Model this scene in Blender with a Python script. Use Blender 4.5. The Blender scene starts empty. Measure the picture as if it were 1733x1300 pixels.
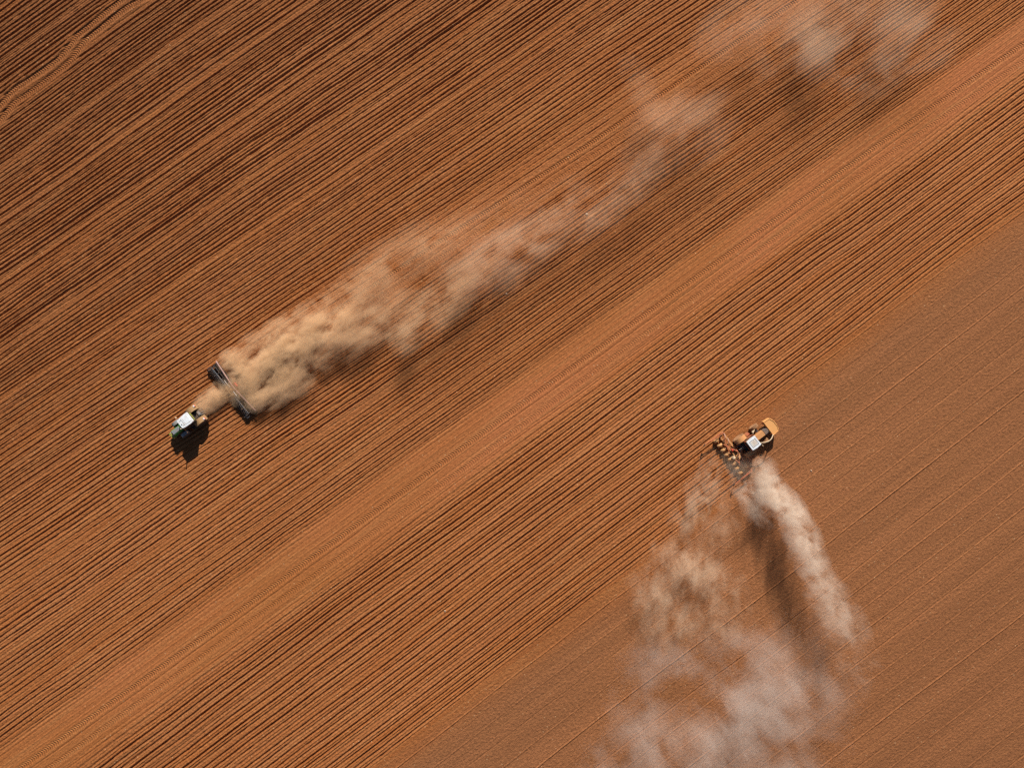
import bpy, bmesh, math, random
import numpy as np
from mathutils import Vector, Matrix, Euler

# ------------------------------------------------------------------ camera, sky, sun, exposure
scene = bpy.context.scene
COL = scene.collection
H = 110.0                       # drone height above the field
PXM = 12.03                     # photograph pixels (1733 wide) per metre of ground
cam = bpy.data.cameras.new("camera"); cam.sensor_width = 36.0
cam.lens = 36.0 * H / (1733.0 / PXM)
cam.clip_start = 0.5; cam.clip_end = 8000
camo = bpy.data.objects.new("camera", cam); COL.objects.link(camo)
camo.location = (0, 0, H); camo.rotation_euler = (0, 0, 0)
scene.camera = camo

SUN_EL = math.radians(32.0)
SUN_AZ = math.radians(7.0)      # east of straight up in the picture
world = bpy.data.worlds.new("World"); scene.world = world; world.use_nodes = True
wn = world.node_tree.nodes; wl = world.node_tree.links
sky = wn.new("ShaderNodeTexSky"); sky.sky_type = 'NISHITA'; sky.sun_disc = False
sky.sun_elevation = SUN_EL; sky.sun_rotation = SUN_AZ; sky.dust_density = 0.3; sky.air_density = 0.6
bg = wn["Background"]; bg.inputs[1].default_value = 0.05
wl.new(sky.outputs[0], bg.inputs[0])
sl = bpy.data.lights.new("sun", 'SUN'); sl.energy = 5.0; sl.angle = math.radians(0.5)
sl.color = (1.0, 0.93, 0.82)
so = bpy.data.objects.new("sun", sl); COL.objects.link(so)
sdir = Vector((math.sin(SUN_AZ) * math.cos(SUN_EL), math.cos(SUN_AZ) * math.cos(SUN_EL), math.sin(SUN_EL)))
so.rotation_euler = sdir.to_track_quat('Z', 'Y').to_euler(); so.location = (0, 0, 60)
scene.view_settings.view_transform = 'Standard'; scene.view_settings.look = 'None'
scene.view_settings.gamma = 1.0; scene.view_settings.exposure = 0.50
scene.cycles.volume_bounces = 2; scene.cycles.max_bounces = 6
scene.cycles.volume_max_steps = 256
scene.cycles.use_denoising = False
scene.cycles.use_adaptive_sampling = True; scene.cycles.adaptive_threshold = 0.02
rng = np.random.default_rng(11); random.seed(5)

# ------------------------------------------------------------------ helpers
def P(px, py, z=0.0):
    """photograph pixel -> world point at height z"""
    k = (1.0 - z / H) / PXM
    return Vector(((px - 866.5) * k, (650.0 - py) * k, z))

def tag(o, label=None, cat=None, group=None, kind=None):
    if label: o["label"] = label
    if cat: o["category"] = cat
    if group: o["group"] = group
    if kind: o["kind"] = kind
    return o

def empty(name, loc, rz=0.0, parent=None):
    o = bpy.data.objects.new(name, None); COL.objects.link(o)
    o.location = loc; o.rotation_euler = (0, 0, rz); o.empty_display_size = 0.3
    if parent: o.parent = parent
    return o

class MB:
    def __init__(s): s.bm = bmesh.new()
    def poly(s, pts, faces):
        vs = [s.bm.verts.new(p) for p in pts]
        for f in faces:
            try: s.bm.faces.new([vs[i] for i in f])
            except ValueError: pass
        return vs
    def box(s, c, size, rot=(0, 0, 0), top=(1, 1), shift=(0, 0), bevel=0.0):
        """box centred on c; the top face is scaled by top and shifted"""
        R = Euler(rot).to_matrix(); x, y, z = [v / 2 for v in size]; c = Vector(c)
        pts = []
        for (sx, sy) in ((-1, -1), (1, -1), (1, 1), (-1, 1)): pts.append(c + R @ Vector((sx * x, sy * y, -z)))
        for (sx, sy) in ((-1, -1), (1, -1), (1, 1), (-1, 1)):
            pts.append(c + R @ Vector((sx * x * top[0] + shift[0], sy * y * top[1] + shift[1], z)))
        vs = s.poly(pts, [(3, 2, 1, 0), (4, 5, 6, 7), (0, 1, 5, 4), (1, 2, 6, 5), (2, 3, 7, 6), (3, 0, 4, 7)])
        if bevel:
            es = {e for v in vs for e in v.link_edges}
            bmesh.ops.bevel(s.bm, geom=list(es), offset=bevel, segments=2, affect='EDGES', profile=0.6)
        return s
    def prism(s, outline, z0, z1, bevel=0.0):
        n = len(outline)
        pts = [(x, y, z0) for x, y in outline] + [(x, y, z1) for x, y in outline]
        f = [tuple(range(n - 1, -1, -1)), tuple(range(n, 2 * n))] + [(i, (i + 1) % n, n + (i + 1) % n, n + i) for i in range(n)]
        vs = s.poly(pts, f)
        if bevel:
            es = {e for v in vs for e in v.link_edges}
            bmesh.ops.bevel(s.bm, geom=list(es), offset=bevel, segments=2, affect='EDGES', profile=0.6)
        return s
    def tube(s, path, r, seg=8, r2=None):
        path = [Vector(p) for p in path]; n = len(path); rings = []
        for i, p in enumerate(path):
            d = (path[min(i + 1, n - 1)] - path[max(i - 1, 0)]).normalized()
            a = d.cross(Vector((0, 0, 1)))
            if a.length < 1e-3: a = d.cross(Vector((0, 1, 0)))
            a.normalize(); b = d.cross(a)
            rr = r if r2 is None else r + (r2 - r) * i / (n - 1)
            rings.append([s.bm.verts.new(p + (a * math.cos(t) + b * math.sin(t)) * rr)
                          for t in [2 * math.pi * k / seg for k in range(seg)]])
        for i in range(n - 1):
            for k in range(seg):
                s.bm.faces.new((rings[i][k], rings[i][(k + 1) % seg], rings[i + 1][(k + 1) % seg], rings[i + 1][k]))
        s.bm.faces.new(rings[0][::-1]); s.bm.faces.new(rings[-1])
        return s
    def lathe(s, prof, c, axis='y', seg=28, rot=None):
        """prof: list of (offset along axis, radius)"""
        c = Vector(c); rings = []
        for (o, r) in prof:
            ring = []
            for k in range(seg):
                t = 2 * math.pi * k / seg
                if axis == 'y': v = Vector((r * math.cos(t), o, r * math.sin(t)))
                elif axis == 'x': v = Vector((o, r * math.cos(t), r * math.sin(t)))
                else: v = Vector((r * math.cos(t), r * math.sin(t), o))
                if rot is not None: v = rot @ v
                ring.append(s.bm.verts.new(c + v))
            rings.append(ring)
        for i in range(len(rings) - 1):
            for k in range(seg):
                s.bm.faces.new((rings[i][k], rings[i][(k + 1) % seg], rings[i + 1][(k + 1) % seg], rings[i + 1][k]))
        s.bm.faces.new(rings[0][::-1]); s.bm.faces.new(rings[-1])
        return s
    def build(s, name, mat, parent=None, smooth=False):
        bmesh.ops.recalc_face_normals(s.bm, faces=s.bm.faces[:])
        me = bpy.data.meshes.new(name); s.bm.to_mesh(me); s.bm.free()
        if smooth:
            for p in me.polygons: p.use_smooth = True
        me.materials.append(mat)
        o = bpy.data.objects.new(name, me); COL.objects.link(o)
        if parent: o.parent = parent
        return o

def arc(p0, p1, bulge, n=9):
    p0 = Vector(p0); p1 = Vector(p1); b = Vector(bulge)
    return [p0.lerp(p1, i / n) + b * math.sin(math.pi * i / n) for i in range(n + 1)]

def nodes_of(m):
    m.use_nodes = True
    return m.node_tree.nodes, m.node_tree.links

def paint(name, col, rough=0.5, metal=0.0, dust=0.3, dustcol=(0.42, 0.22, 0.095), scale=3.0, spec=0.5):
    """paint with soil dust lying in patches, more of it on faces that look up"""
    m = bpy.data.materials.new(name); n, l = nodes_of(m); b = n["Principled BSDF"]
    tc = n.new("ShaderNodeTexCoord")
    nz = n.new("ShaderNodeTexNoise"); nz.inputs["Scale"].default_value = scale; nz.inputs["Detail"].default_value = 5
    l.new(tc.outputs["Object"], nz.inputs["Vector"])
    mr = n.new("ShaderNodeMapRange"); mr.inputs[1].default_value = 0.35; mr.inputs[2].default_value = 0.7
    mr.inputs[3].default_value = max(0, dust - 0.25); mr.inputs[4].default_value = min(1, dust + 0.25)
    l.new(nz.outputs[0], mr.inputs[0])
    mx = n.new("ShaderNodeMix"); mx.data_type = 'RGBA'
    mx.inputs[6].default_value = (*col, 1); mx.inputs[7].default_value = (*dustcol, 1)
    l.new(mr.outputs[0], mx.inputs[0]); l.new(mx.outputs[2], b.inputs["Base Color"])
    rr = n.new("ShaderNodeMapRange"); rr.inputs[3].default_value = rough; rr.inputs[4].default_value = 0.9
    l.new(mr.outputs[0], rr.inputs[0]); l.new(rr.outputs[0], b.inputs["Roughness"])
    b.inputs["Metallic"].default_value = metal; b.inputs["Specular IOR Level"].default_value = spec
    return m

M = {
 'roof_white': paint('white_roof_paint', (0.74, 0.80, 0.86), 0.35, dust=0.08),
 'green': paint('green_paint', (0.015, 0.26, 0.04), 0.3, dust=0.06),
 'hoodgrey': paint('grey_hood_paint', (0.17, 0.22, 0.25), 0.3, dust=0.12),
 'yellow': paint('yellow_green_paint', (0.30, 0.36, 0.06), 0.45, dust=0.2),
 'black': paint('black_plastic', (0.012, 0.012, 0.014), 0.5, dust=0.05),
 'rubber': paint('tyre_rubber', (0.018, 0.017, 0.017), 0.75, dust=0.16),
 'rubber_dusty': paint('dusty_tyre_rubber', (0.16, 0.085, 0.045), 0.9, dust=0.5, dustcol=(0.46, 0.23, 0.10)),
 'glass': paint('cab_glass', (0.015, 0.02, 0.022), 0.08, dust=0.06),
 'fender': paint('dusty_fender', (0.27, 0.165, 0.075), 0.8, dust=0.35, dustcol=(0.38, 0.20, 0.085)),
 'steel': paint('bare_steel', (0.42, 0.45, 0.48), 0.32, metal=0.7, dust=0.2),
 'darksteel': paint('dark_steel', (0.03, 0.035, 0.045), 0.4, dust=0.08),
 'pinkbar': paint('pale_red_frame_paint', (0.42, 0.26, 0.25), 0.5, dust=0.15),
 'orange': paint('orange_red_paint', (0.52, 0.12, 0.055), 0.5, dust=0.35),
 'tank': paint('tan_tank_plastic', (0.66, 0.32, 0.105), 0.6, dust=0.35, dustcol=(0.60, 0.29, 0.10), scale=1.5),
 'tanhood': paint('dusty_orange_hood', (0.48, 0.21, 0.075), 0.6, dust=0.45, dustcol=(0.50, 0.25, 0.10)),
 'cap': paint('grey_nose_cap', (0.09, 0.08, 0.085), 0.4, dust=0.1),
 'cream': paint('cream_dusty', (0.60, 0.48, 0.33), 0.6, dust=0.3),
 'packer': paint('dusty_packer_tyre', (0.52, 0.27, 0.105), 0.85, dust=0.4, dustcol=(0.58, 0.30, 0.12)),
 'red': paint('red_plastic', (0.6, 0.045, 0.03), 0.4, dust=0.05),
 'lampwhite': paint('white_lamp_lens', (0.8, 0.78, 0.78), 0.15, dust=0.05),
 'grey': paint('grey_plastic', (0.24, 0.25, 0.26), 0.5, dust=0.2),
 'stone': paint('pale_stone', (0.46, 0.35, 0.26), 0.9, dust=0.3, scale=20),
}

# ------------------------------------------------------------------ the field
TH0 = math.radians(36.0)
DIR0 = np.array((math.cos(TH0), math.sin(TH0))); NRM0 = np.array((-math.sin(TH0), math.cos(TH0)))
TH_C = [-200, -60, -31, -23, -3, 22, 50, 90, 200]
TH_A = [37.8, 37.8, 37.6, 37.4, 36.0, 33.6, 34.5, 36.0, 36.0]

def snoise(n, step, scale, amp, seed):
    """smooth 1-D noise sampled n times every step metres"""
    r = np.random.default_rng(seed); L = int(n * step / scale) + 4
    k = r.standard_normal(L); x = np.arange(n) * step / scale; i = x.astype(int); f = x - i
    f = f * f * (3 - 2 * f)
    return amp * (k[i] * (1 - f) + k[i + 1] * f)

CSTEP, USTEP = 0.07, 0.40
c_f = np.arange(-100, 100.01, CSTEP); u_f = np.arange(-106, 106.01, USTEP)
out = np.array([130, 180, 260, 420, 700, 1200, 2200.0])
C = np.concatenate([-out[::-1], c_f, out]); U = np.concatenate([-out[::-1], u_f, out])
NC, NU = len(C), len(U); i0 = len(out); nf = len(u_f)
hgt = np.zeros((NC, NU)); band = np.zeros((NC, NU)); tilled = np.zeros((NC, NU))
trs = np.zeros((NC, NU)); trl = np.zeros((NC, NU)); trm = np.zeros((NC, NU))
th = np.radians(np.interp(C, TH_C, TH_A))
far = np.clip(1 - (np.abs(U) - 100) / 30, 0, 1)
WX = C[:, None] * NRM0[0] + U[None, :] * np.cos(th * 1.0)[:, None]
WY = C[:, None] * NRM0[1] + U[None, :] * np.sin(th * 1.0)[:, None]

PASS = np.arange(-110, 111, 5.5)
_sh = np.array([snoise(NU, USTEP, 24.0, 0.13, 5000 + i) + snoise(NU, USTEP, 7.0, 0.035, 6000 + i) for i in range(len(PASS))])
_k = np.clip((C + 110) / 5.5, 0, len(PASS) - 1.001); _i = _k.astype(int); _f = (_k - _i)[:, None]
SHIFT = (_sh[_i] * (1 - _f) + _sh[_i + 1] * _f) * far[None, :]
WX = WX + NRM0[0] * SHIFT; WY = WY + NRM0[1] * SHIFT

def groove(ci, depth, width, seed, umask=None, wander=0.03, rim=0.35):
    """a furrow: steep trough with a low rim of thrown soil on both sides"""
    a = np.searchsorted(C, ci - 6 * width); b = np.searchsorted(C, ci + 6 * width)
    if b <= a: return
    cc = ci + snoise(NU, USTEP, 9.0, wander, seed) + snoise(NU, USTEP, 1.1, wander * 0.4, seed + 1)
    dd = depth * np.clip(1 + snoise(NU, USTEP, 7.0, 0.11, seed + 2) + snoise(NU, USTEP, 0.8, 0.12, seed + 3), 0.3, 2) * far
    if umask is not None: dd = dd * umask
    t = (C[a:b, None] - cc[None, :]) / width
    hgt[a:b] += dd[None, :] * (-np.exp(-t * t) + rim * np.exp(-((np.abs(t) - 2.0) / 0.9) ** 2))

STEP_U = 19.0                                    # how far the planter has come
def umask_planted():
    return np.clip((STEP_U - U) / 0.8, 0, 1)
sd = 100
# upper left and middle: irregular furrows of the cultivator, unbroken ahead of the harrow
U_HARROW = -31.5
ahead = np.clip((U_HARROW - U) / 0.7, 0, 1)
c = 99.0
while c > 0.6:
    big = rng.random()
    if big > 0.94: dp, w = 0.20, 0.115
    elif big > 0.42: dp, w = 0.16, 0.095
    elif big > 0.10: dp, w = 0.135, 0.085
    else: dp, w = 0.07, 0.09
    inb = 18.3 < c < 26.3
    if c < 18: dp *= 0.9
    groove(c, dp * rng.uniform(0.9, 1.12), w, sd, ahead if inb else None); sd += 7
    gap = rng.uniform(0.50, 0.68) if rng.random() < 0.9 else rng.uniform(0.75, 0.9)
    if rng.random() > 0.4:
        groove(c - gap * rng.uniform(0.4, 0.6), rng.uniform(0.03, 0.075), 0.065, sd, ahead if inb else None, rim=0.2); sd += 7
    c -= gap
# the strip the harrow has already gone over: a few thin lines only
for c in (26.1, 25.5, 24.9, 24.2, 23.5, 21.2, 20.5, 19.9, 19.4, 18.8):
    groove(c, rng.uniform(0.05, 0.12), 0.085, sd, 1 - ahead); sd += 7
# central tramline band
for c, dp in ((0.1, 0.07), (-0.5, 0.05), (-1.65, -0.035), (-2.35, -0.03), (-4.1, 0.06), (-5.1, 0.05), (-5.9, -0.03), (-6.4, 0.05), (-6.8, 0.07), (-0.1, 0.09), (0.35, 0.1), (-1.1, 0.03), (-2.9, 0.035)):
    groove(c, dp, 0.085, sd, rim=0.15); sd += 7
# planted potato ridges below the band, eight rows to a pass
c = -7.5; k = 0
while c > -30.7:
    dp = (0.17, 0.14, 0.19, 0.13, 0.16, 0.20, 0.14, 0.09)[k % 8]
    um = None if c > -23.5 else umask_planted()
    dp *= min(1.0, 0.45 + 0.22 * k)
    groove(c, dp * 1.15, 0.122, sd, um, wander=0.022, rim=0.36); sd += 7
    groove(c - 0.40 + rng.uniform(-0.08, 0.08), rng.uniform(0.03, 0.10), 0.075, sd, um, rim=0.2); sd += 7
    c -= 0.80 if k % 8 != 7 else 0.95
    k += 1
# tilled seedbed: thin marks of the harrow edges every three metres
c = -24.3; k = 0
while c > -98:
    um = None if c < -31.2 else (1 - umask_planted())
    groove(c, (-0.11, 0.09, -0.07, -0.10)[k % 4] * rng.uniform(0.3, 1.3), 0.075, sd, um, wander=0.02, rim=0.25); sd += 7
    if rng.random() > 0.6: groove(c - rng.uniform(0.8, 2.0), 0.02, 0.08, sd, um); sd += 7
    c -= rng.uniform(2.3, 3.5) ; k += 1

Cc = C[:, None]; Uu = U[None, :]
def ss(x, a, b):
    t = np.clip((x - a) / (b - a), 0, 1); return t * t * (3 - 2 * t)
edge_b = np.where(U > STEP_U, -23.4, -30.9)[None, :]
tilled[:] = 1 - ss(Cc + 0 * Uu - edge_b, -5.0, 0.4)
corner_shade = ss(Cc + 0 * Uu, 28, 85) * 0.9 + 0.5 * ss(-Cc + 0 * Uu, 45, 90)  # corner vignette painted as darker soil, in strips along the furrows
band[:] = (1 - ss(np.abs(Cc + 3.4), 2.4, 4.8)) + 0.25 * (1 - ss(np.abs(Cc - 22.2), 2.0, 4.5)) * ss(Uu, -32, -20)
# loose soil: clods of vertex size
rough_amp = 0.010 + 0.006 * (1 - np.clip(band + tilled, 0, 1))
ns = rng.standard_normal((NC, NU)); ns = 0.6 * ns + 0.4 * np.roll(ns, 1, 0)
hgt += ns * rough_amp * far[None, :] * np.clip(1 - (np.abs(Cc) - 97) / 5, 0, 1)

def rut(line_px, halfw, depth, lug, straight=None):
    """a wheel rut pressed along a line given in ground points; stores where the tread lugs lie"""
    pts = np.array([tuple(P(*p)[:2]) for p in line_px])
    seg = np.diff(pts, axis=0); ln = np.hypot(*seg.T); cum = np.concatenate([[0], np.cumsum(ln)])
    box = ((WX > pts[:, 0].min() - 2) & (WX < pts[:, 0].max() + 2) & (WY > pts[:, 1].min() - 2) & (WY < pts[:, 1].max() + 2))
    ii = np.where(box); x = WX[ii]; y = WY[ii]
    best = np.full(len(x), 1e9); bl = np.zeros(len(x)); bs = np.zeros(len(x))
    for k in range(len(seg)):
        rx = x - pts[k, 0]; ry = y - pts[k, 1]
        t = np.clip((rx * seg[k, 0] + ry * seg[k, 1]) / ln[k] ** 2, 0, 1)
        dx = rx - t * seg[k, 0]; dy = ry - t * seg[k, 1]; d = np.hypot(dx, dy)
        sgn = np.sign(seg[k, 0] * ry - seg[k, 1] * rx)
        q = d < best; best[q] = d[q]; bl[q] = (d * sgn)[q]; bs[q] = (cum[k] + t * ln[k])[q]
    inn = 1 - ss(best, halfw * 0.8, halfw * 1.15)
    rimm = np.exp(-((best - halfw * 1.5) / (halfw * 0.45)) ** 2)
    hgt[ii] = hgt[ii] * (1 - 0.85 * inn) * (1 - 0.5 * rimm) - depth * inn + depth * 0.7 * rimm
    q = best < halfw * 1.6
    a = (ii[0][q], ii[1][q]); trs[a] = bs[q]; trl[a] = bl[q]; trm[a] = inn[q] * lug
from_curve = lambda pts: [tuple(p) for p in catmull(pts)]
def catmull(p, n=6):
    p = [np.array(q, float) for q in p]; p = [2 * p[0] - p[1]] + p + [2 * p[-1] - p[-2]]; o = []
    for i in range(1, len(p) - 2):
        for t in np.arange(n) / n:
            a, b, c_, d = p[i - 1], p[i], p[i + 1], p[i + 2]
            o.append(0.5 * (2 * b + (c_ - a) * t + (2 * a - 5 * b + 4 * c_ - d) * t * t + (3 * b - a - 3 * c_ + d) * t ** 3))
    o.append(p[-2]); return o
rut(from_curve([(-60, 232), (0, 178), (23, 152), (58, 129), (92, 106), (115, 81), (129, 62), (150, 44), (199, 5), (260, -40)]), 0.42, 0.10, 0.6)
rut(from_curve([(-50, 250), (0, 203), (23, 175), (46, 159), (92, 125), (120, 102), (139, 74), (185, 35), (219, 9), (254, -8), (330, -50)]), 0.42, 0.09, 0.6)
rut([(-80, 1387), (37, 1300), (400, 1040), (760, 775.6), (1130, 505), (1494, 240), (1733, 74), (1850, -8)], 0.36, 0.035, 0.5)
rut([(-80, 1419), (60, 1319), (400, 1070), (780, 798), (1130, 537), (1510, 258), (1740, 98), (1850, 20)], 0.36, 0.02, 0.30)
rut([(470, 592), (552, 538), (700, 439), (942, 280), (1000, 242), (1338, 8), (1420, -45)], 0.30, 0.06, 0.8)
rut([(480, 612), (562, 558), (700, 466), (942, 304), (1338, 40), (1420, -15)], 0.30, 0.02, 0.3)

me = bpy.data.meshes.new("ground")
co = np.stack([WX, WY, hgt], -1).reshape(-1, 3).astype(np.float32)
nq = (NC - 1) * (NU - 1)
idx = np.arange(NC * NU, dtype=np.int32).reshape(NC, NU)
quads = np.stack([idx[:-1, :-1], idx[:-1, 1:], idx[1:, 1:], idx[1:, :-1]], -1).reshape(-1)
me.vertices.add(NC * NU); me.vertices.foreach_set("co", co.ravel())
me.loops.add(nq * 4); me.loops.foreach_set("vertex_index", quads)
me.polygons.add(nq); me.polygons.foreach_set("loop_start", np.arange(0, nq * 4, 4, dtype=np.int32))
me.polygons.foreach_set("loop_total", np.full(nq, 4, dtype=np.int32))
me.polygons.foreach_set("use_smooth", np.ones(nq, dtype=bool))
for nm, arr in (("band", band), ("tilled", tilled), ("corner_shade", corner_shade), ("tread_s", trs), ("tread_l", trl), ("tread_m", trm)):
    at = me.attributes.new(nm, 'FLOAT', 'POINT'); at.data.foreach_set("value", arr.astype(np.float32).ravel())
me.update(); me.validate()
ground = bpy.data.objects.new("ground", me); COL.objects.link(ground)
tag(ground, kind="structure")

def soil_material():
    m = bpy.data.materials.new("red_brown_soil"); n, l = nodes_of(m); b = n["Principled BSDF"]
    b.inputs["Roughness"].default_value = 0.95; b.inputs["Specular IOR Level"].default_value = 0.15
    def attr(nm):
        a = n.new("ShaderNodeAttribute"); a.attribute_name = nm; return a.outputs["Fac"]
    def math_(op, a, b_=None, c_=None, clamp=False):
        x = n.new("ShaderNodeMath"); x.operation = op; x.use_clamp = clamp
        for i, v in enumerate((a, b_, c_)):
            if v is None: continue
            if isinstance(v, (int, float)): x.inputs[i].default_value = v
            else: l.new(v, x.inputs[i])
        return x.outputs[0]
    def mix(f, a, c_, mode='MIX'):
        x = n.new("ShaderNodeMix"); x.data_type = 'RGBA'; x.blend_type = mode
        if isinstance(f, (int, float)): x.inputs[0].default_value = f
        else: l.new(f, x.inputs[0])
        for i, v in ((6, a), (7, c_)):
            if isinstance(v, tuple): x.inputs[i].default_value = (*v, 1)
            else: l.new(v, x.inputs[i])
        return x.outputs[2]
    tc = n.new("ShaderNodeTexCoord")
    rot = n.new("ShaderNodeMapping"); rot.vector_type = 'TEXTURE'; rot.inputs["Rotation"].default_value = (0, 0, TH0)
    l.new(tc.outputs["Object"], rot.inputs[0]); RV = rot.outputs[0]
    def noise(vec, scale, det=3, stretch=None, rough=0.55):
        if stretch:
            mp = n.new("ShaderNodeMapping"); mp.inputs["Scale"].default_value = stretch
            l.new(vec, mp.inputs[0]); vec = mp.outputs[0]
        x = n.new("ShaderNodeTexNoise"); x.inputs["Scale"].default_value = scale
        x.inputs["Detail"].default_value = det; x.inputs["Roughness"].default_value = rough
        l.new(vec, x.inputs["Vector"]); return x.outputs[0]
    def rng_(v, a, b_, c_=0.0, d=1.0):
        x = n.new("ShaderNodeMapRange"); l.new(v, x.inputs[0])
        for i, q in zip((1, 2, 3, 4), (a, b_, c_, d)): x.inputs[i].default_value = q
        return x.outputs[0]
    streak = noise(RV, 1.0, 3, (0.02, 0.55, 1))          # passes of the machines
    patch = noise(RV, 0.035, 3, (0.5, 1, 1))             # damp and dry ground
    streak2 = noise(RV, 1.0, 2, (0.06, 2.2, 1))
    grain = noise(RV, 3.2, 4, (0.75, 1, 1), 0.7)
    fine = noise(RV, 11.0, 3, None, 0.7)
    col = mix(rng_(patch, 0.35, 0.65), (0.245, 0.086, 0.028), (0.345, 0.129, 0.045))
    col = mix(rng_(streak, 0.38, 0.62), col, (0.290, 0.098, 0.028), 'MIX')
    bandc = mix(rng_(patch, 0.4, 0.62), (0.310, 0.110, 0.032), (0.362, 0.126, 0.047))
    col = mix(attr("band"), col, bandc)
    tillc = mix(rng_(streak, 0.4, 0.62), (0.242, 0.098, 0.040), (0.285, 0.115, 0.047))
    col = mix(attr("tilled"), col, tillc)
    st = math_('MULTIPLY', rng_(streak2, 0.45, 0.7), math_('MULTIPLY_ADD', attr('tilled'), -0.35, 0.5))
    col = mix(st, col, (0.38, 0.166, 0.060))
    streak3 = noise(RV, 1.0, 3, (0.03, 3.4, 1))
    col = mix(math_('MULTIPLY', rng_(streak3, 0.5, 0.75), math_('MULTIPLY', attr('band'), 0.55)), col, (0.24, 0.085, 0.028))
    # vignette-like darkening painted into the soil, in long tongues with ragged ends
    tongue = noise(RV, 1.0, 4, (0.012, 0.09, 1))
    shade_mix = math_('MULTIPLY', rng_(tongue, 0.3, 0.62, 0.45, 1.0), attr("corner_shade"), clamp=True)
    col = mix(math_('MULTIPLY', shade_mix, 0.5), col, (0.155, 0.058, 0.022))
    g = rng_(grain, 0.3, 0.7, 0.72, 1.3)
    f = rng_(fine, 0.3, 0.7, 0.78, 1.22)
    gf = math_('MULTIPLY', g, f)
    cm = n.new("ShaderNodeVectorMath"); cm.operation = 'SCALE'; l.new(col, cm.inputs[0]); l.new(gf, cm.inputs["Scale"])
    # scattered pale stones and straw
    vo = n.new("ShaderNodeTexVoronoi"); vo.inputs["Scale"].default_value = 2.3; l.new(RV, vo.inputs["Vector"])
    rnd = n.new("ShaderNodeSeparateColor"); l.new(vo.outputs["Color"], rnd.inputs[0])
    spk = math_('MULTIPLY', math_('LESS_THAN', vo.outputs["Distance"], 0.16), math_('GREATER_THAN', rnd.outputs[0], 0.93))
    col = mix(math_('MULTIPLY', spk, 0.8), cm.outputs[0], (0.52, 0.34, 0.19))
    l.new(col, b.inputs["Base Color"])
    # relief: clods, grit and the lugs pressed by tyres
    s_, l_, m_ = attr("tread_s"), attr("tread_l"), attr("tread_m")
    ph = math_('ADD', math_('MULTIPLY', s_, 2 * math.pi / 0.34), math_('MULTIPLY', math_('ABSOLUTE', l_), 9.0))
    lug = math_('MULTIPLY', math_('MULTIPLY', math_('SINE', ph), 0.075), m_)
    rel = math_('ADD', math_('MULTIPLY', grain, math_('MULTIPLY_ADD', attr('band'), -0.11, 0.18)), math_('MULTIPLY', fine, 0.07))
    rel = math_('ADD', rel, lug)
    bp = n.new("ShaderNodeBump"); bp.inputs["Strength"].default_value = 1.0; bp.inputs["Distance"].default_value = 1.0
    l.new(rel, bp.inputs["Height"]); l.new(bp.outputs[0], b.inputs["Normal"])
    return m
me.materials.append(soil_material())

# ------------------------------------------------------------------ wheels
def wheel(parent, x, y, r, w, tyre, rim, lugs=22, name="wheel"):
    m = MB()
    prof = [(-w * 0.40, r * 0.56), (-w * 0.50, r * 0.72), (-w * 0.49, r * 0.86), (-w * 0.40, r * 0.94), (-w * 0.15, r * 0.965),
            (w * 0.15, r * 0.965), (w * 0.40, r * 0.94), (w * 0.49, r * 0.86), (w * 0.50, r * 0.72), (w * 0.40, r * 0.56)]
    m.lathe(prof, (x, y, r), 'y', 36)
    for k in range(lugs):
        for sgn in (-1, 1):
            t = 2 * math.pi * (k + (0.25 if sgn > 0 else -0.25)) / lugs
            R = Matrix.Rotation(-t, 3, 'Y')
            c = Vector((x, y, r)) + R @ Vector((0, sgn * w * 0.24, r * 0.965))
            e = (R @ Matrix.Rotation(sgn * 0.75, 3, 'Z')).to_euler()
            m.box(c, (r * 0.055, w * 0.58, r * 0.075), rot=e)
    o = m.build(name, tyre, parent)
    d = MB(); s = 1 if y > 0 else -1
    d.lathe([(-w * 0.36, r * 0.57), (-w * 0.30, r * 0.50), (-w * 0.05, r * 0.45), (0.0, r * 0.2), (s * 0.0 + 0.03, r * 0.2),
             (w * 0.05, r * 0.45), (w * 0.30, r * 0.50), (w * 0.36, r * 0.57)], (x, y, r), 'y', 24)
    d.lathe([(min(0, s * w * 0.3), r * 0.16), (max(0, s * w * 0.3), r * 0.14)], (x, y, r), 'y', 12)
    d.build("rim", rim, o)
    return o

def fender(parent, x, y, r, w, mat, a0=20, a1=150, name="fender"):
    """curved mudguard over a wheel"""
    m = MB(); n = 10; ro, ri = r + 0.10, r + 0.06
    for yy in (y,):
        pts = []; 
        for i in range(n + 1):
            t = math.radians(a0 + (a1 - a0) * i / n)
            for (rr, ys) in ((ro, -1), (ro, 1), (ri, 1), (ri, -1)):
                pts.append((x + rr * math.cos(t), yy + ys * w / 2, r + rr * math.sin(t)))
        fs = []
        for i in range(n):
            for k in range(4):
                fs.append((4 * i + k, 4 * i + (k + 1) % 4, 4 * i + 4 + (k + 1) % 4, 4 * i + 4 + k))
        fs += [(0, 1, 2, 3), (4 * n + 3, 4 * n + 2, 4 * n + 1, 4 * n)]
        m.poly(pts, fs)
    return m.build(name, mat, parent)

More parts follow.
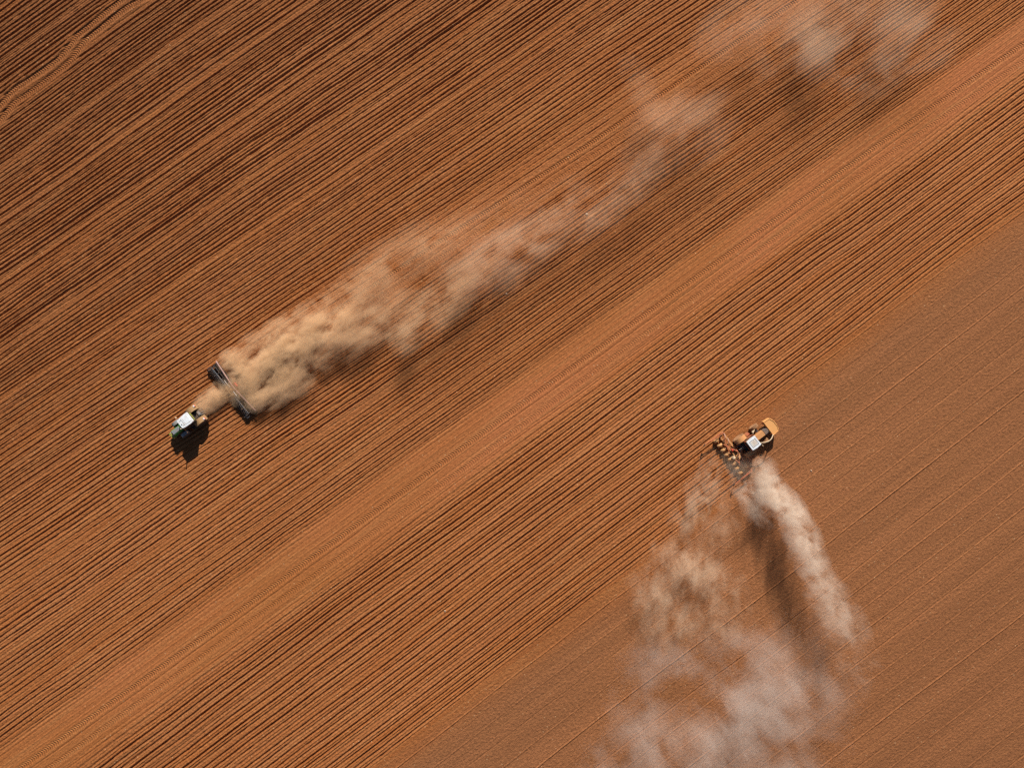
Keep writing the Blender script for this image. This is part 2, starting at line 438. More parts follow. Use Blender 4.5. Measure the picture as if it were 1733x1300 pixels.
# ------------------------------------------------------------------ green tractor
g = P(338, 703); G = empty("tractor", (g.x, g.y, -0.03), math.radians(180 + 39.0))
tag(G, "green tractor with a white cab roof and a long black shadow, pulling the disc harrow", "tractor")
m = MB(); m.box((1.4, 0, 0.95), (4.2, 0.62, 0.55)); m.box((0, 0, 0.92), (0.7, 1.3, 0.5)); m.box((2.87, 0, 0.72), (0.35, 1.5, 0.25))
m.box((3.5, 0, 0.8), (1.0, 0.5, 0.4)); m.build("chassis", M['darksteel'], G)
hood = MB().box((2.9, 0, 1.52), (2.2, 0.94, 0.78), top=(0.93, 0.80), shift=(-0.06, 0), bevel=0.07).build("hood", M['green'], G)
MB().box((3.25, 0, 1.955), (1.25, 0.60, 0.05), top=(0.95, 0.85), bevel=0.02).build("top_panel", M['hoodgrey'], hood)
MB().box((4.02, 0, 1.45), (0.06, 0.74, 0.56)).build("grille", M['black'], hood)
for s in (-1, 1): MB().lathe([(-0.02, 0.09), (0.03, 0.08)], (4.06, s * 0.24, 1.68), 'x', 14).build("headlight", M['lampwhite'], hood)
# cab: glass box with pillars and a door
cab = MB().box((0.98, 0, 2.12), (1.62, 1.46, 1.50), top=(1.02, 0.95), bevel=0.05).build("cab", M['glass'], G)
m = MB()
for sx in (-1, 0.1, 1):
    for sy in (-1, 1):
        m.tube([(0.98 + sx * 0.82, sy * 0.745, 1.38), (0.98 + sx * 0.84, sy * 0.715, 2.9)], 0.05, 6)
for sy in (-1, 1): m.tube([(0.16, sy * 0.745, 1.38), (1.8, sy * 0.745, 1.38)], 0.05, 6)
m.tube([(0.12, -0.70, 2.86), (0.12, 0.70, 2.86)], 0.04, 6); m.build("pillar_frame", M['black'], cab)
MB().tube([(0.02, -0.62, 2.72), (-0.02, 0, 2.74), (0.02, 0.62, 2.72)], 0.055, 6).build("rear_window_bar", M['yellow'], cab)
roof = MB().prism([(0.07, -0.70), (0.12, -0.78), (0.55, -0.80), (1.45, -0.75), (1.86, -0.64), (1.93, -0.55), (1.93, 0.55), (1.86, 0.64), (1.45, 0.75),
            (0.55, 0.80), (0.12, 0.78), (0.07, 0.70)], 2.94, 3.20, bevel=0.05).build("cab_roof", M['roof_white'], G)
MB().prism([(0.3, -0.5), (1.15, -0.5), (1.15, 0.5), (0.3, 0.5)], 3.203, 3.235, bevel=0.012).build("roof_hatch", M['roof_white'], roof)
m = MB()
m.box((1.34, 0.0, 3.21), (0.04, 1.1, 0.03)); m.box((1.5, 0.38, 3.21), (0.32, 0.04, 0.034)); m.box((1.5, -0.38, 3.21), (0.32, 0.04, 0.034)); m.build("roof_seam", M['hoodgrey'], roof)
MB().lathe([(0, 0.08), (0.08, 0.075), (0.11, 0.03)], (1.62, 0.12, 3.202), 'z', 12).build("antenna_dome", M['grey'], roof)
for s in (-1, 1): MB().box((1.95, s * 0.45, 2.98), (0.05, 0.18, 0.1)).build("work_light", M['lampwhite'], roof)
for s in (-1, 1):
    f = fender(G, 0, s * 0.98, 0.92, 0.74, M['fender'], 25, 165)
    q = MB(); q.box((-0.72, s * 1.12, 1.74), (0.20, 0.26, 0.16), bevel=0.03); q.build("tail_light", M['lampwhite'], f)
    q = MB(); q.box((-0.845, s * 1.12, 1.66), (0.08, 0.30, 0.14), bevel=0.02); q.build("tail_light", M['red'], f)
    wheel(G, 0.0, s * 1.0, 0.92, 0.62, M['rubber'], M['yellow'], 22)
    wheel(G, 2.87, s * 0.98, 0.72, 0.50, M['rubber'], M['yellow'], 20)
    fender(G, 2.87, s * 1.0, 0.70, 0.46, M['hoodgrey'], 50, 140, "front_fender")
    a = MB().tube([(1.75, s * 0.75, 2.5), (1.92, s * 1.12, 2.55)], 0.025, 6).build("mirror_arm", M['black'], G)
    MB().box((1.94, s * 1.24, 2.50), (0.09, 0.26, 0.36), bevel=0.03).build("mirror", M['cream'], a)
    m = MB()
    for k in range(3): m.box((1.35, s * (0.98 + 0.06 * (2 - k)), 0.5 + 0.32 * k), (0.5, 0.24, 0.04))
    m.tube([(1.12, s * 1.0, 0.45), (1.12, s * 0.8, 1.4)], 0.025, 6); m.build("step", M['black'], G)
e = MB().tube([(2.05, 0.58, 1.7), (2.05, 0.60, 2.5), (2.03, 0.60, 3.3)], 0.085, 10).build("exhaust", M['darksteel'], G)
MB().tube([(2.03, 0.60, 3.28), (2.0, 0.60, 3.6), (1.93, 0.60, 3.72)], 0.06, 10).build("exhaust_tip", M['cream'], e)
m = MB()
for k in range(8): m.box((4.42, -0.42 + 0.12 * k, 0.80), (0.46, 0.095, 0.50), bevel=0.02)
m.box((4.12, 0, 0.78), (0.26, 0.8, 0.3)); m.build("front_weight", M['yellow'], G)
m = MB()
for s in (-1, 1): m.tube([(-0.4, s * 0.3, 0.75), (-1.15, s * 0.40, 0.55)], 0.045, 6); m.tube([(-0.3, s * 0.28, 1.35), (-0.95, s * 0.38, 1.2), (-1.0, s * 0.4, 0.62)], 0.04, 6)
m.box((-0.52, 0, 1.25), (0.3, 0.5, 0.35), bevel=0.04); m.tube([(-0.45, 0, 1.2), (-1.1, 0, 1.0)], 0.035, 6); m.box((-0.75, 0, 0.5), (0.9, 0.12, 0.07))
m.build("rear_hitch", M['grey'], G)
m = MB()
m.box((1.25, 0.62, 0.85), (1.1, 0.42, 0.5), bevel=0.08); m.build("fuel_tank", M['black'], G)

# ------------------------------------------------------------------ disc harrow behind it
h0 = P(399, 657); Hh = empty("disc_harrow", (h0.x, h0.y, -0.04), math.radians(180 + 39.0))
tag(Hh, "wide disc harrow with black discs and pale red rear bar, half hidden in dust", "harrow")
m = MB(); m.tube([(0.4, 0, 0.8), (3.0, 0.05, 0.75), (5.55, 0, 0.52)], 0.075, 8); m.tube([(0.6, -0.75, 0.75), (2.6, -0.05, 0.75)], 0.05, 6); m.tube([(0.6, 0.75, 0.75), (2.6, 0.05, 0.75)], 0.05, 6)
m.build("drawbar", M['fender'], Hh)
m = MB()
m.box((0.1, 0, 0.78), (1.5, 0.14, 0.14)); m.box((0.35, 0.7, 0.78), (1.1, 0.12, 0.12)); m.box((0.35, -0.7, 0.78), (1.1, 0.12, 0.12)); m.box((0.85, 0, 0.78), (0.12, 1.6, 0.12)); m.box((-0.35, 0, 0.80), (0.12, 1.5, 0.12))
m.tube([(-0.4, -0.9, 0.7), (-1.3, -0.9, 0.7), (-1.3, 0.9, 0.7), (-0.4, 0.9, 0.7)], 0.06, 6)
m.build("centre_frame", M['fender'], Hh)
MB().tube([(-0.50, -4.45, 1.02), (-0.1, -0.4, 1.05), (-0.1, 0.4, 1.05), (-0.45, 4.40, 1.02)], 0.085, 8).build("rear_bar", M['pinkbar'], Hh)
for s in (-1, 1):
    wg = MB()
    wg.box((0.60, s * 2.55, 0.80), (0.10, 3.0, 0.10)); wg.box((1.05, s * 4.1, 0.80), (0.9, 0.06, 0.06)); wg.box((1.05, s * 1.1, 0.80), (0.9, 0.06, 0.06)); wg.box((0.18, s * 2.6, 0.80), (0.09, 3.4, 0.09))
    for yy in (1.1, 2.0, 3.0, 4.05): wg.box((0.58, s * yy, 0.80), (0.98, 0.09, 0.09))
    wo = wg.build("wing_frame", M['darksteel'], Hh)
    MB().box((0.60, s * 2.55, 0.865), (0.07, 3.0, 0.025)).build("edge_strip", M['steel'], wo)
    dk = MB(); dk.tube([(1.12, s * 1.05, 0.42), (1.12, s * 4.25, 0.42)], 0.07, 8)
    for k in range(13):
        y = s * (1.12 + k * 0.255); dk.lathe([(-0.03, 0.30), (0.0, 0.40), (0.02, 0.40), (0.10, 0.12)], (1.12, y, 0.39), 'y', 20, rot=Matrix.Rotation(s * 0.3, 3, 'Z'))
        dk.lathe([(-0.05, 0.1), (-0.012, 0.34), (0.0, 0.34), (0.015, 0.26)], (0.26, y, 0.33), 'y', 20, rot=Matrix.Rotation(-s * 0.3, 3, 'Z'))
    dk.tube([(0.26, s * 1.05, 0.36), (0.26, s * 4.3, 0.36)], 0.05, 8); dk.box((0.69, s * 1.06, 0.38), (0.9, 0.06, 0.08)); dk.box((0.69, s * 4.26, 0.38), (0.9, 0.06, 0.08))
    dk.build("disc_gang", M['darksteel'], wo)
    tn = MB()
    for k in range(12):
        y = s * (1.25 + k * 0.255); tn.tube([(0.62, y, 0.78), (0.85, y, 0.80), (1.08, y, 0.50)], 0.030, 6)
    tn.build("disc_arm", M['steel'], wo)
    rl = MB()
    for k in range(10):
        t = 2 * math.pi * k / 10
        rl.tube([(-0.15 + 0.24 * math.cos(t), s * 0.95, 0.28 + 0.24 * math.sin(t)), (-0.15 + 0.24 * math.cos(t + 0.7), s * 4.4, 0.28 + 0.24 * math.sin(t + 0.7))], 0.03, 5)
    for yy in (0.95, 2.1, 3.25, 4.4): rl.lathe([(-0.015, 0.25), (0.015, 0.25)], (-0.15, s * yy, 0.28), 'y', 18)
    rl.build("crumbler_roller", M['darksteel'], wo)
    ep = MB(); ep.box((1.05, s * 4.42, 0.42), (0.72, 0.03, 0.5), top=(0.6, 1)); ep.build("side_plate", M['steel'], wo)
    wheel(Hh, -1.55, s * 1.2, 0.50, 0.36, M['rubber'], M['grey'], 16)
    fender(Hh, -1.55, s * 1.2, 0.50, 0.22, M['fender'], 95, 185, "mudguard")
    cy = MB(); cy.tube([(0.3, s * 0.35, 0.95), (0.3, s * 1.15, 1.05)], 0.06, 8); cy.tube([(0.3, s * 1.1, 1.04), (0.3, s * 1.7, 0.95)], 0.03, 8)
    cy.build("fold_cylinder", M['steel'], Hh)
q = MB(); q.box((-0.55, -0.15, 1.05), (0.18, 0.60, 0.46), rot=(0, -0.75, 0), bevel=0.03); q.build("warning_board", M['red'], Hh)

# ------------------------------------------------------------------ orange tractor with front hopper
o_ = P(1256.6, 753.5); O = empty("tractor", (o_.x, o_.y, -0.03), math.radians(37.3))
tag(O, "dusty orange tractor with a white framed roof and a big tan hopper on its nose", "tractor")
m = MB(); m.box((1.3, 0, 0.92), (3.9, 0.62, 0.55)); m.box((0, 0, 0.9), (0.6, 1.7, 0.4)); m.box((2.65, 0, 0.70), (0.3, 1.9, 0.25)); m.box((3.6, 0, 0.75), (0.8, 0.9, 0.2))
m.build("chassis", M['darksteel'], O)
hood = MB().box((2.2, 0, 1.50), (1.75, 0.84, 0.84), top=(0.96, 0.88), bevel=0.05).build("hood", M['tanhood'], O)
MB().prism([(3.08, -0.41), (3.5, -0.38), (3.72, -0.24), (3.78, 0), (3.72, 0.24), (3.5, 0.38), (3.08, 0.41)], 1.12, 1.84, bevel=0.06).build("nose_cap", M['cap'], hood)
cab = MB().box((0.84, 0, 2.1), (1.36, 1.40, 1.50), top=(1.0, 0.97), bevel=0.05).build("cab", M['glass'], O)
m = MB()
for sx in (-1, 1):
    for sy in (-1, 1): m.tube([(0.84 + sx * 0.70, sy * 0.72, 1.36), (0.84 + sx * 0.70, sy * 0.70, 2.88)], 0.055, 6)
    m.tube([(0.84 + sx * 0.70, -0.72, 1.40), (0.84 + sx * 0.70, 0.72, 1.40)], 0.055, 6)
for sy in (-1, 1): m.tube([(0.14, sy * 0.72, 1.42), (1.54, sy * 0.72, 1.42)], 0.055, 6)
m.build("pillar_frame", M['orange'], cab)
roof = MB()
roof.prism([(0.10, -0.68), (0.16, -0.74), (0.84, -0.80), (1.50, -0.76), (1.57, -0.70), (1.52, 0), (1.57, 0.70), (1.50, 0.76), (0.84, 0.80), (0.16, 0.74), (0.10, 0.68), (0.16, 0)], 2.88, 3.08, bevel=0.045)
roof = roof.build("cab_roof", M['roof_white'], O)
m = MB()
for (a, b) in (((0.38, -0.44), (1.32, -0.44)), ((1.32, -0.44), (1.32, 0.44)), ((1.32, 0.44), (0.38, 0.44)), ((0.38, 0.44), (0.38, -0.44))):
    c_ = ((a[0] + b[0]) / 2, (a[1] + b[1]) / 2, 3.085); m.box(c_, (abs(a[0] - b[0]) + 0.07, abs(a[1] - b[1]) + 0.07, 0.03 if a[0] == b[0] else 0.034))
m.build("hatch_frame", M['grey'], roof)
m = MB()
for k in range(5): m.box((0.55 + 0.15 * k, 0, 3.09), (0.07, 0.70, 0.024))
m.build("roof_slat", M['cream'], roof)
tk = MB().prism([(3.92, -1.20), (4.92, -1.12), (5.12, -0.75), (5.24, -0.25), (5.24, 0.25), (5.12, 0.75), (4.92, 1.12), (3.92, 1.20)], 0.72, 1.62, bevel=0.07).build("front_hopper", M['tank'], O)
m = MB(); m.tube([(4.0, -1.12, 1.66), (4.88, -1.04, 1.66), (5.14, -0.4, 1.66), (5.14, 0.4, 1.66), (4.88, 1.04, 1.66), (4.0, 1.12, 1.66)], 0.035, 6); m.tube([(3.95, -1.14, 1.65), (3.95, 1.14, 1.65)], 0.035, 6)
m.build("hopper_rim", M['tank'], tk)
for s in (-1, 1): MB().box((3.86, s * 0.95, 1.1), (0.1, 0.26, 0.5)).build("hopper_bracket", M['orange'], tk)
for s in (-1, 1):
    fender(O, 0, s * 1.14, 0.90, 0.66, M['tanhood'], 35, 150)
    wheel(O, 0.0, s * 1.22, 0.90, 0.56, M['rubber_dusty'], M['orange'], 22)
    wheel(O, 2.65, s * 1.22, 0.66, 0.46, M['rubber_dusty'], M['orange'], 18)
    a = MB().tube([(1.55, s * 0.74, 2.35), (1.70, s * 1.08, 2.4)], 0.025, 6).build("mirror_arm", M['black'], O)
    MB().box((1.72, s * 1.18, 2.35), (0.08, 0.22, 0.34), bevel=0.03).build("mirror", M['cream'], a)
    m = MB()
    for k in range(3): m.box((1.3, s * (0.98 + 0.06 * (2 - k)), 0.5 + 0.3 * k), (0.45, 0.24, 0.04))
    m.tube([(1.1, s * 1.0, 0.45), (1.1, s * 0.8, 1.35)], 0.025, 6); m.build("step", M['orange'], O)
MB().tube(arc((1.55, -0.62, 2.2), (3.95, -1.0, 1.70), (0.1, -0.42, 0.3)), 0.06, 8).build("supply_hose", M['cream'], O)
m = MB()
for k in range(4): m.tube(arc((1.7, 0.45 + 0.04 * k, 1.3 - 0.1 * k), (2.1 + 0.12 * k, 0.98, 1.1), (0.05 * k, 0.1, 0.35 - 0.05 * k)), 0.035, 6)
m.build("hydraulic_hose", M['cream'], O)
MB().tube([(1.66, 0.34, 1.8), (1.66, 0.36, 2.5), (1.62, 0.36, 2.75)], 0.06, 8).build("exhaust", M['darksteel'], O)
m = MB()
for s in (-1, 1): m.tube([(-0.3, s * 0.3, 0.75), (-1.05, s * 0.42, 0.6)], 0.045, 6)
m.tube([(-0.3, 0, 1.25), (-1.05, 0, 1.15)], 0.04, 6); m.build("rear_hitch", M['grey'], O)

# ------------------------------------------------------------------ potato planter
pl = Vector((o_.x, o_.y, 0)) + Matrix.Rotation(math.radians(37.3), 3, 'Z') @ Vector((-1.30, 0, 0))
PL = empty("potato_planter", (pl.x, pl.y, -0.03), math.radians(37.3))
tag(PL, "potato planter with tan packer wheels and red marker arms behind the orange tractor", "planter")
m = MB(); m.box((0, 0, 0.82), (0.26, 6.6, 0.16)); m.box((-0.62, 0, 0.80), (0.12, 6.2, 0.12))
for yy in (-3.0, -1.6, -0.5, 0.5, 1.6, 3.0): m.box((-0.31, yy, 0.81), (0.60, 0.10, 0.10))
m.build("toolbar", M['tanhood'], PL)
m = MB()
for s in (-1, 1):
    m.tube([(0.1, s * 0.45, 0.75), (-0.05, s * 0.05, 1.55)], 0.05, 6); m.tube([(-0.05, s * 0.05, 1.55), (-0.95, s * 1.9, 0.95)], 0.045, 6)
    m.tube([(0.05, s * 3.2, 0.95), (-0.8, s * 1.4, 1.1), (-1.0, s * 0.3, 1.0)], 0.05, 6)
m.build("brace_frame", M['orange'], PL)
for k in range(8):
    y = -2.8 + 0.8 * k
    u_ = MB(); u_.box((-0.85, y, 0.62), (0.7, 0.10, 0.12)); u_.box((-0.55, y, 0.45), (0.08, 0.08, 0.55)); u_.tube([(-1.0, y - 0.20, 0.62), (-1.32, y - 0.2, 0.40)], 0.03, 6); u_.tube([(-1.0, y + 0.20, 0.62), (-1.32, y + 0.2, 0.40)], 0.03, 6)
    u_.lathe([(-0.02, 0.20), (0.0, 0.26), (0.02, 0.20)], (-0.45, y + 0.12, 0.22), 'y', 16, rot=Matrix.Rotation(0.25, 3, 'Z'))
    uo = u_.build("row_unit", M['darksteel'], PL)
    w_ = MB(); w_.lathe([(-0.17, 0.22), (-0.175, 0.33), (-0.14, 0.39), (-0.05, 0.415), (0.05, 0.415), (0.14, 0.39), (0.175, 0.33), (0.17, 0.22)], (-1.32, y, 0.415), 'y', 24)
    w_.build("packer_wheel", M['packer'], uo, smooth=True)
for yy, mat in ((-0.85, 'cream'), (-2.5, 'tanhood')):
    b_ = MB().box((-0.28, yy, 1.05), (0.34, 0.30, 0.36), top=(1.35, 1.2), bevel=0.04).build("seed_hopper", M[mat], PL)
    MB().box((-0.28, yy, 1.245), (0.40, 0.32, 0.03), bevel=0.01).build("lid", M['packer'], b_)
MB().lathe([(-0.16, 0.16), (-0.18, 0.26), (0.18, 0.26), (0.16, 0.16)], (-0.95, -0.42, 0.95), 'y', 18).build("fan_housing", M['cream'], PL)
m = MB(); m.box((-0.42, 0.55, 1.02), (0.22, 0.30, 0.2), bevel=0.03); m.build("control_box", M['red'], PL)
for yy in (2.7, 1.9, -1.2): 
    MB().tube(arc((0.05, yy + 0.4, 0.95), (-0.65, yy - 0.4, 0.9), (0.1, -0.05, 0.45)), 0.035, 6).build("hydraulic_hose", M['pinkbar'], PL)
for s in (-1, 1):
    am = MB(); am.tube([(0.0, s * 3.15, 0.9), (0.02, s * 3.36, 1.12), (-0.3, s * 3.42, 1.16), (-3.0, s * 3.46, 1.10)], 0.055, 6)
    am.tube([(-0.05, s * 3.22, 1.1), (-1.9, s * 3.36, 1.22), (-2.2, s * 3.44, 1.14)], 0.03, 6)
    for k in range(5): am.tube([(-0.4 - 0.35 * k, s * 3.27, 1.18), (-0.55 - 0.35 * k, s * 3.44, 1.14)], 0.02, 5)
    ao = am.build("marker_arm", M['orange'], PL)
    MB().lathe([(-0.02, 0.2), (0.0, 0.28), (0.02, 0.2)], (-3.15, s * 3.46, 1.02), 'y', 18, rot=Matrix.Rotation(0.4, 3, 'Z')).build("marker_disc", M['darksteel'], ao)

# ------------------------------------------------------------------ loose stones on the field
STONES = [(993, 362, 0.22, "pale stone by itself on the furrows under the thinning dust right of the brightest dust"),
          (753, 1035, 0.20, "pale stone on the planted ridges at the bottom middle of the field"),
          (1373, 797, 0.17, "pale stone on bare tilled soil right of the dust trailing from the orange tractor"),
          (857, 497, 0.14, "small pale stone at the lower edge of the long dust plume")]
for (px, py, r, lab) in STONES:
    bm = bmesh.new(); bmesh.ops.create_icosphere(bm, subdivisions=2, radius=r * 0.75)
    sx, sy = random.uniform(0.8, 1.3), random.uniform(0.7, 1.1)
    for v in bm.verts:
        v.co *= random.uniform(0.86, 1.12); v.co.x *= sx; v.co.y *= sy; v.co.z *= 0.65
    me_ = bpy.data.meshes.new("stone"); bm.to_mesh(me_); bm.free(); me_.materials.append(M['stone'])
    so_ = bpy.data.objects.new("stone", me_); COL.objects.link(so_); so_.location = P(px, py, 0.06)
    so_.rotation_euler = (0, 0, random.uniform(0, 6)); tag(so_, lab, "stone", "loose stones on the field")

# ------------------------------------------------------------------ dust
def dust(name, label, blobs, ang, dens, colour, nscale=0.35, erode=1.0, detail=5, aniso=(1, 1, 0.4), warp=1.2, step=0.05, seed=0.0, rough=0.66):
    """a body of dust: blobs are (px, py, z centre, radius along px, radius across px, radius up, strength)"""
    hull = bmesh.new(); spec = []
    for bl in blobs:
        px, py, z, ra, rc, rz, s = bl[:7]; a = math.radians(bl[7] if len(bl) > 7 else ang)
        c_ = P(px, py, z); R = (ra / PXM, rc / PXM, rz)
        spec.append((c_, a, R, s))
        mt = Matrix.Translation(c_) @ Matrix.Rotation(a, 4, 'Z') @ Matrix.Diagonal((R[0] * 0.96, R[1] * 0.96, R[2] * 0.96, 1))
        bmesh.ops.create_icosphere(hull, subdivisions=3, radius=1.0, matrix=mt)
    me_ = bpy.data.meshes.new(name); hull.to_mesh(me_); hull.free()
    tmp = bpy.data.objects.new(name + "_tmp", me_); COL.objects.link(tmp)
    md = tmp.modifiers.new("union", 'REMESH'); md.mode = 'VOXEL'; md.voxel_size = 0.45
    dg = bpy.context.evaluated_depsgraph_get()
    fin = bpy.data.meshes.new_from_object(tmp.evaluated_get(dg))
    bpy.data.objects.remove(tmp); bpy.data.meshes.remove(me_)
    fin.name = name
    o = bpy.data.objects.new(name, fin); COL.objects.link(o)
    tag(o, label, "dust cloud", "dust raised by the machines", "stuff")
    m = bpy.data.materials.new(name); n, l = nodes_of(m); n.remove(n["Principled BSDF"])
    outn = n["Material Output"]
    def mth(op, a, b_=None, c_=None, clamp=False):
        x = n.new("ShaderNodeMath"); x.operation = op; x.use_clamp = clamp
        for i, v in enumerate((a, b_, c_)):
            if v is None: continue
            if isinstance(v, (int, float)): x.inputs[i].default_value = v
            else: l.new(v, x.inputs[i])
        return x.outputs[0]
    tc = n.new("ShaderNodeTexCoord"); PO = tc.outputs["Object"]
    rt = n.new("ShaderNodeMapping"); rt.inputs["Rotation"].default_value = (0, 0, -math.radians(ang)); rt.inputs["Scale"].default_value = (1, 1, 1)
    rt.inputs["Location"].default_value = (seed, seed * 1.7, seed * 0.3)
    l.new(PO, rt.inputs[0])
    sc = n.new("ShaderNodeMapping"); sc.inputs["Scale"].default_value = aniso; l.new(rt.outputs[0], sc.inputs[0])
    wn_ = n.new("ShaderNodeTexNoise"); wn_.inputs["Scale"].default_value = nscale * 0.8; wn_.inputs["Detail"].default_value = 1.0
    l.new(sc.outputs[0], wn_.inputs["Vector"])
    wv = n.new("ShaderNodeVectorMath"); wv.operation = 'MULTIPLY_ADD'
    l.new(wn_.outputs["Color"], wv.inputs[0]); wv.inputs[1].default_value = (warp * 2,) * 3
    l.new(sc.outputs[0], wv.inputs[2])
    nz = n.new("ShaderNodeTexNoise"); nz.inputs["Scale"].default_value = nscale; nz.inputs["Detail"].default_value = detail
    nz.inputs["Roughness"].default_value = rough; l.new(wv.outputs[0], nz.inputs["Vector"])
    tot = None
    for (c_, a, R, s) in spec:
        mp = n.new("ShaderNodeMapping"); mp.vector_type = 'TEXTURE'
        mp.inputs["Location"].default_value = c_; mp.inputs["Rotation"].default_value = (0, 0, a); mp.inputs["Scale"].default_value = R
        l.new(PO, mp.inputs[0])
        gr = n.new("ShaderNodeTexGradient"); gr.gradient_type = 'SPHERICAL'; l.new(mp.outputs[0], gr.inputs[0])
        tot = mth('MULTIPLY', gr.outputs["Fac"], s) if tot is None else mth('MULTIPLY_ADD', gr.outputs["Fac"], s, tot)
    # erosion: the noise eats the body from its rim inwards
    nn = mth('MULTIPLY_ADD', nz.outputs[0], erode * 3.0, 1.0 - erode * 1.5)
    core = mth('MULTIPLY_ADD', tot, nn, -0.05)
    d = mth('MULTIPLY', mth('MAXIMUM', core, 0.0), dens)
    pv = n.new("ShaderNodeVolumePrincipled"); pv.inputs["Color"].default_value = (*colour, 1)
    pv.inputs["Anisotropy"].default_value = -0.20; pv.inputs["Blackbody Intensity"].default_value = 0
    pv.inputs["Density Attribute"].default_value = ""
    l.new(d, pv.inputs["Density"]); l.new(pv.outputs[0], outn.inputs["Volume"])
    m.cycles.volume_step_rate = step if hasattr(m.cycles, "volume_step_rate") else 1
    fin.materials.clear(); fin.materials.append(m)
    return o

TAN = (0.99, 0.705, 0.44); PINK = (0.99, 0.705, 0.48); PALE = (0.985, 0.835, 0.69)
dust("dust_cloud", "dense tan dust boiling up right behind the disc harrow",
     [(414, 640, 0.6, 30, 50, 2.0, 1.3), (392, 611, 0.5, 30, 26, 1.7, 1.0), (438, 676, 0.5, 32, 26, 1.7, 0.9), (450, 606, 0.9, 58, 58, 2.6, 1.0), (460, 652, 0.8, 56, 44, 2.2, 1.0), (490, 585, 1.1, 70, 62, 3.0, 0.7),
      (530, 560, 1.3, 85, 64, 3.2, 0.42), (510, 638, 0.9, 85, 34, 2.2, 0.45), (585, 530, 1.5, 90, 64, 3.6, 0.28), (625, 560, 1.5, 90, 42, 3.4, 0.26), (558, 556, 1.4, 60, 44, 3.0, 0.3)],
     38, 0.74, TAN, 0.46, 3.1, seed=7.0, step=0.10, warp=0.9, detail=7, aniso=(0.62, 1.1, 0.5), rough=0.72)
dust("dust_cloud", "thin dust between the green tractor and the disc harrow",
     [(354, 680, 0.5, 42, 24, 1.5, 1.0), (376, 662, 0.5, 32, 24, 1.4, 0.9), (408, 672, 0.6, 24, 20, 1.5, 0.55), (399, 655, 0.8, 22, 18, 1.3, 0.8)],
     39, 0.85, TAN, 0.6, 1.8, step=0.06, seed=13.0, warp=0.7)
dust("dust_cloud", "torn dust with a sharp lower lobe in the middle of the long plume",
     [(640, 495, 2.2, 110, 56, 3.6, 0.45), (650, 545, 2.4, 95, 42, 3.6, 0.5), (690, 562, 2.6, 58, 36, 3.4, 0.75, 60), (735, 525, 2.6, 95, 50, 3.8, 0.55),
      (650, 445, 2.2, 140, 50, 3.0, 0.5), (740, 410, 2.6, 90, 48, 3.4, 0.5), (780, 475, 2.8, 95, 50, 4.0, 0.5)],
     36, 0.165, TAN, 0.38, 3.0, warp=1.0, step=0.10, seed=31.0, aniso=(0.6, 1.1, 0.5), detail=6, rough=0.72)
dust("dust_cloud", "bright pinkish dust where the long plume crosses the upper wheel track",
     [(790, 450, 3.0, 90, 50, 4.0, 0.5), (850, 425, 3.0, 95, 52, 4.2, 0.8), (905, 390, 3.0, 90, 48, 4.0, 0.75), (950, 335, 3.0, 75, 36, 4.0, 0.5),
      (870, 455, 3.0, 130, 42, 3.6, 0.4), (1000, 365, 3.0, 130, 48, 3.8, 0.4), (1070, 310, 3.0, 130, 56, 4.0, 0.4), (820, 375, 3.0, 120, 50, 3.8, 0.3)],
     34, 0.105, PINK, 0.30, 3.0, warp=1.3, step=0.10, seed=47.0, aniso=(0.6, 1.1, 0.5), rough=0.7)
dust("dust_cloud", "faint streak of dust high on the plume below the top edge patches",
     [(1085, 150, 3.5, 80, 34, 4.0, 0.35, 120), (1150, 190, 3.5, 110, 46, 4.2, 0.65, 20), (1100, 255, 3.2, 110, 46, 4.0, 0.4), (1195, 240, 3.4, 90, 46, 4.0, 0.3)],
     34, 0.11, PINK, 0.28, 2.7, warp=1.4, step=0.09, seed=59.0, aniso=(0.6, 1.1, 0.5))
dust("dust_cloud", "drifting pale dust patches at the top right edge",
     [(1250, 40, 4.0, 100, 62, 4.2, 0.55), (1320, 85, 4.0, 90, 50, 4.0, 0.35), (1390, 85, 4.2, 85, 62, 4.4, 0.7, 120), (1440, 30, 4.2, 120, 62, 4.4, 0.5),
      (1550, 60, 4.4, 95, 90, 4.6, 0.6, 60), (1475, 125, 4.2, 95, 50, 4.2, 0.5), (1400, -40, 4.2, 180, 70, 4.4, 0.4)],
     34, 0.095, (0.985, 0.81, 0.61), 0.20, 2.4, warp=1.6, step=0.07, seed=71.0)
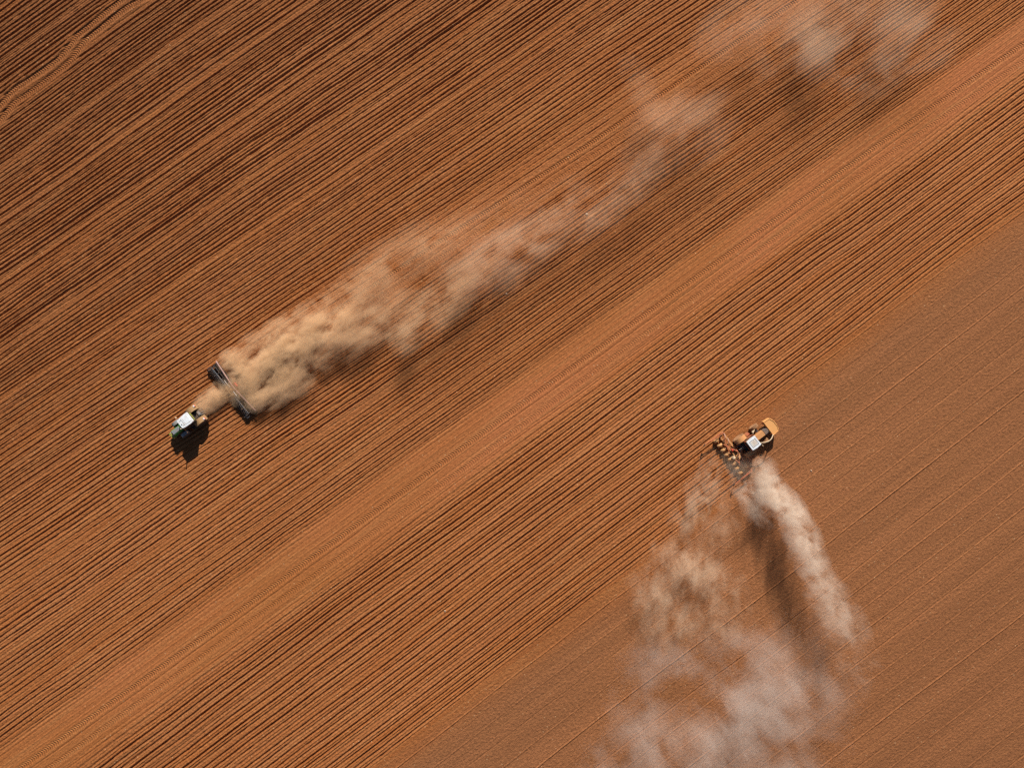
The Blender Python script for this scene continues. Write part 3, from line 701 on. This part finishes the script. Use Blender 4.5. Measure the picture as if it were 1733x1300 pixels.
dust("dust_cloud", "tall curling dust streaming down from the orange tractor",
     [(1294, 795, 1.8, 30, 26, 2.4, 0.8), (1308, 830, 3.0, 40, 29, 3.2, 1.0), (1334, 862, 4.2, 46, 31, 4.0, 1.15), (1354, 902, 4.6, 52, 33, 4.2, 0.85),
      (1371, 948, 4.8, 58, 36, 4.2, 0.5), (1392, 1000, 5.0, 70, 42, 4.2, 0.26), (1420, 1040, 5.0, 80, 48, 4.2, 0.22), (1440, 1100, 4.6, 100, 60, 4.0, 0.12),
      (1258, 815, 1.4, 44, 32, 2.2, 0.5), (1284, 855, 3.0, 54, 34, 3.0, 0.5)],
     -62, 0.34, PALE, 0.44, 3.1, warp=1.0, step=0.10, seed=83.0, detail=6, rough=0.72)
dust("dust_cloud", "ragged tan dust streaming down from the potato planter",
     [(1208, 795, 0.9, 42, 36, 1.8, 0.7), (1188, 838, 1.2, 58, 44, 2.2, 0.7), (1165, 880, 1.4, 60, 44, 2.2, 0.5), (1222, 885, 1.4, 80, 44, 2.4, 0.35), (1250, 790, 0.6, 34, 28, 1.4, 0.7),
      (1150, 955, 2.0, 50, 75, 2.8, 0.65), (1105, 1000, 2.4, 44, 60, 3.0, 0.45), (1195, 975, 2.2, 44, 85, 2.8, 0.55), (1130, 1060, 2.6, 70, 80, 3.0, 0.35), (1215, 1045, 2.6, 80, 80, 3.0, 0.3), (1265, 790, 0.8, 40, 34, 1.8, 0.6)],
     -110, 0.18, (0.985, 0.76, 0.55), 0.55, 3.2, warp=0.8, step=0.10, seed=97.0, rough=0.72, aniso=(0.7, 1.3, 0.4))
dust("dust_cloud", "broad thin grey haze of settling dust at the bottom edge",
     [(1120, 1115, 3.0, 100, 56, 3.6, 0.5, 20), (1240, 1105, 3.4, 130, 75, 4.0, 0.4, 20), (1390, 1120, 3.6, 120, 90, 4.0, 0.2), (1290, 1170, 3.8, 100, 90, 4.4, 0.6), (1225, 1235, 3.8, 110, 72, 4.4, 0.65),
      (1090, 1225, 3.6, 100, 80, 4.2, 0.5), (1150, 1290, 3.8, 140, 70, 4.4, 0.5, 20), (1350, 1220, 3.8, 120, 130, 4.4, 0.4), (1270, 1330, 3.8, 190, 80, 4.4, 0.45, 10), (1030, 1310, 3.6, 80, 70, 4.2, 0.45)],
     -60, 0.072, (0.985, 0.91, 0.84), 0.22, 2.5, warp=1.5, step=0.07, seed=113.0)
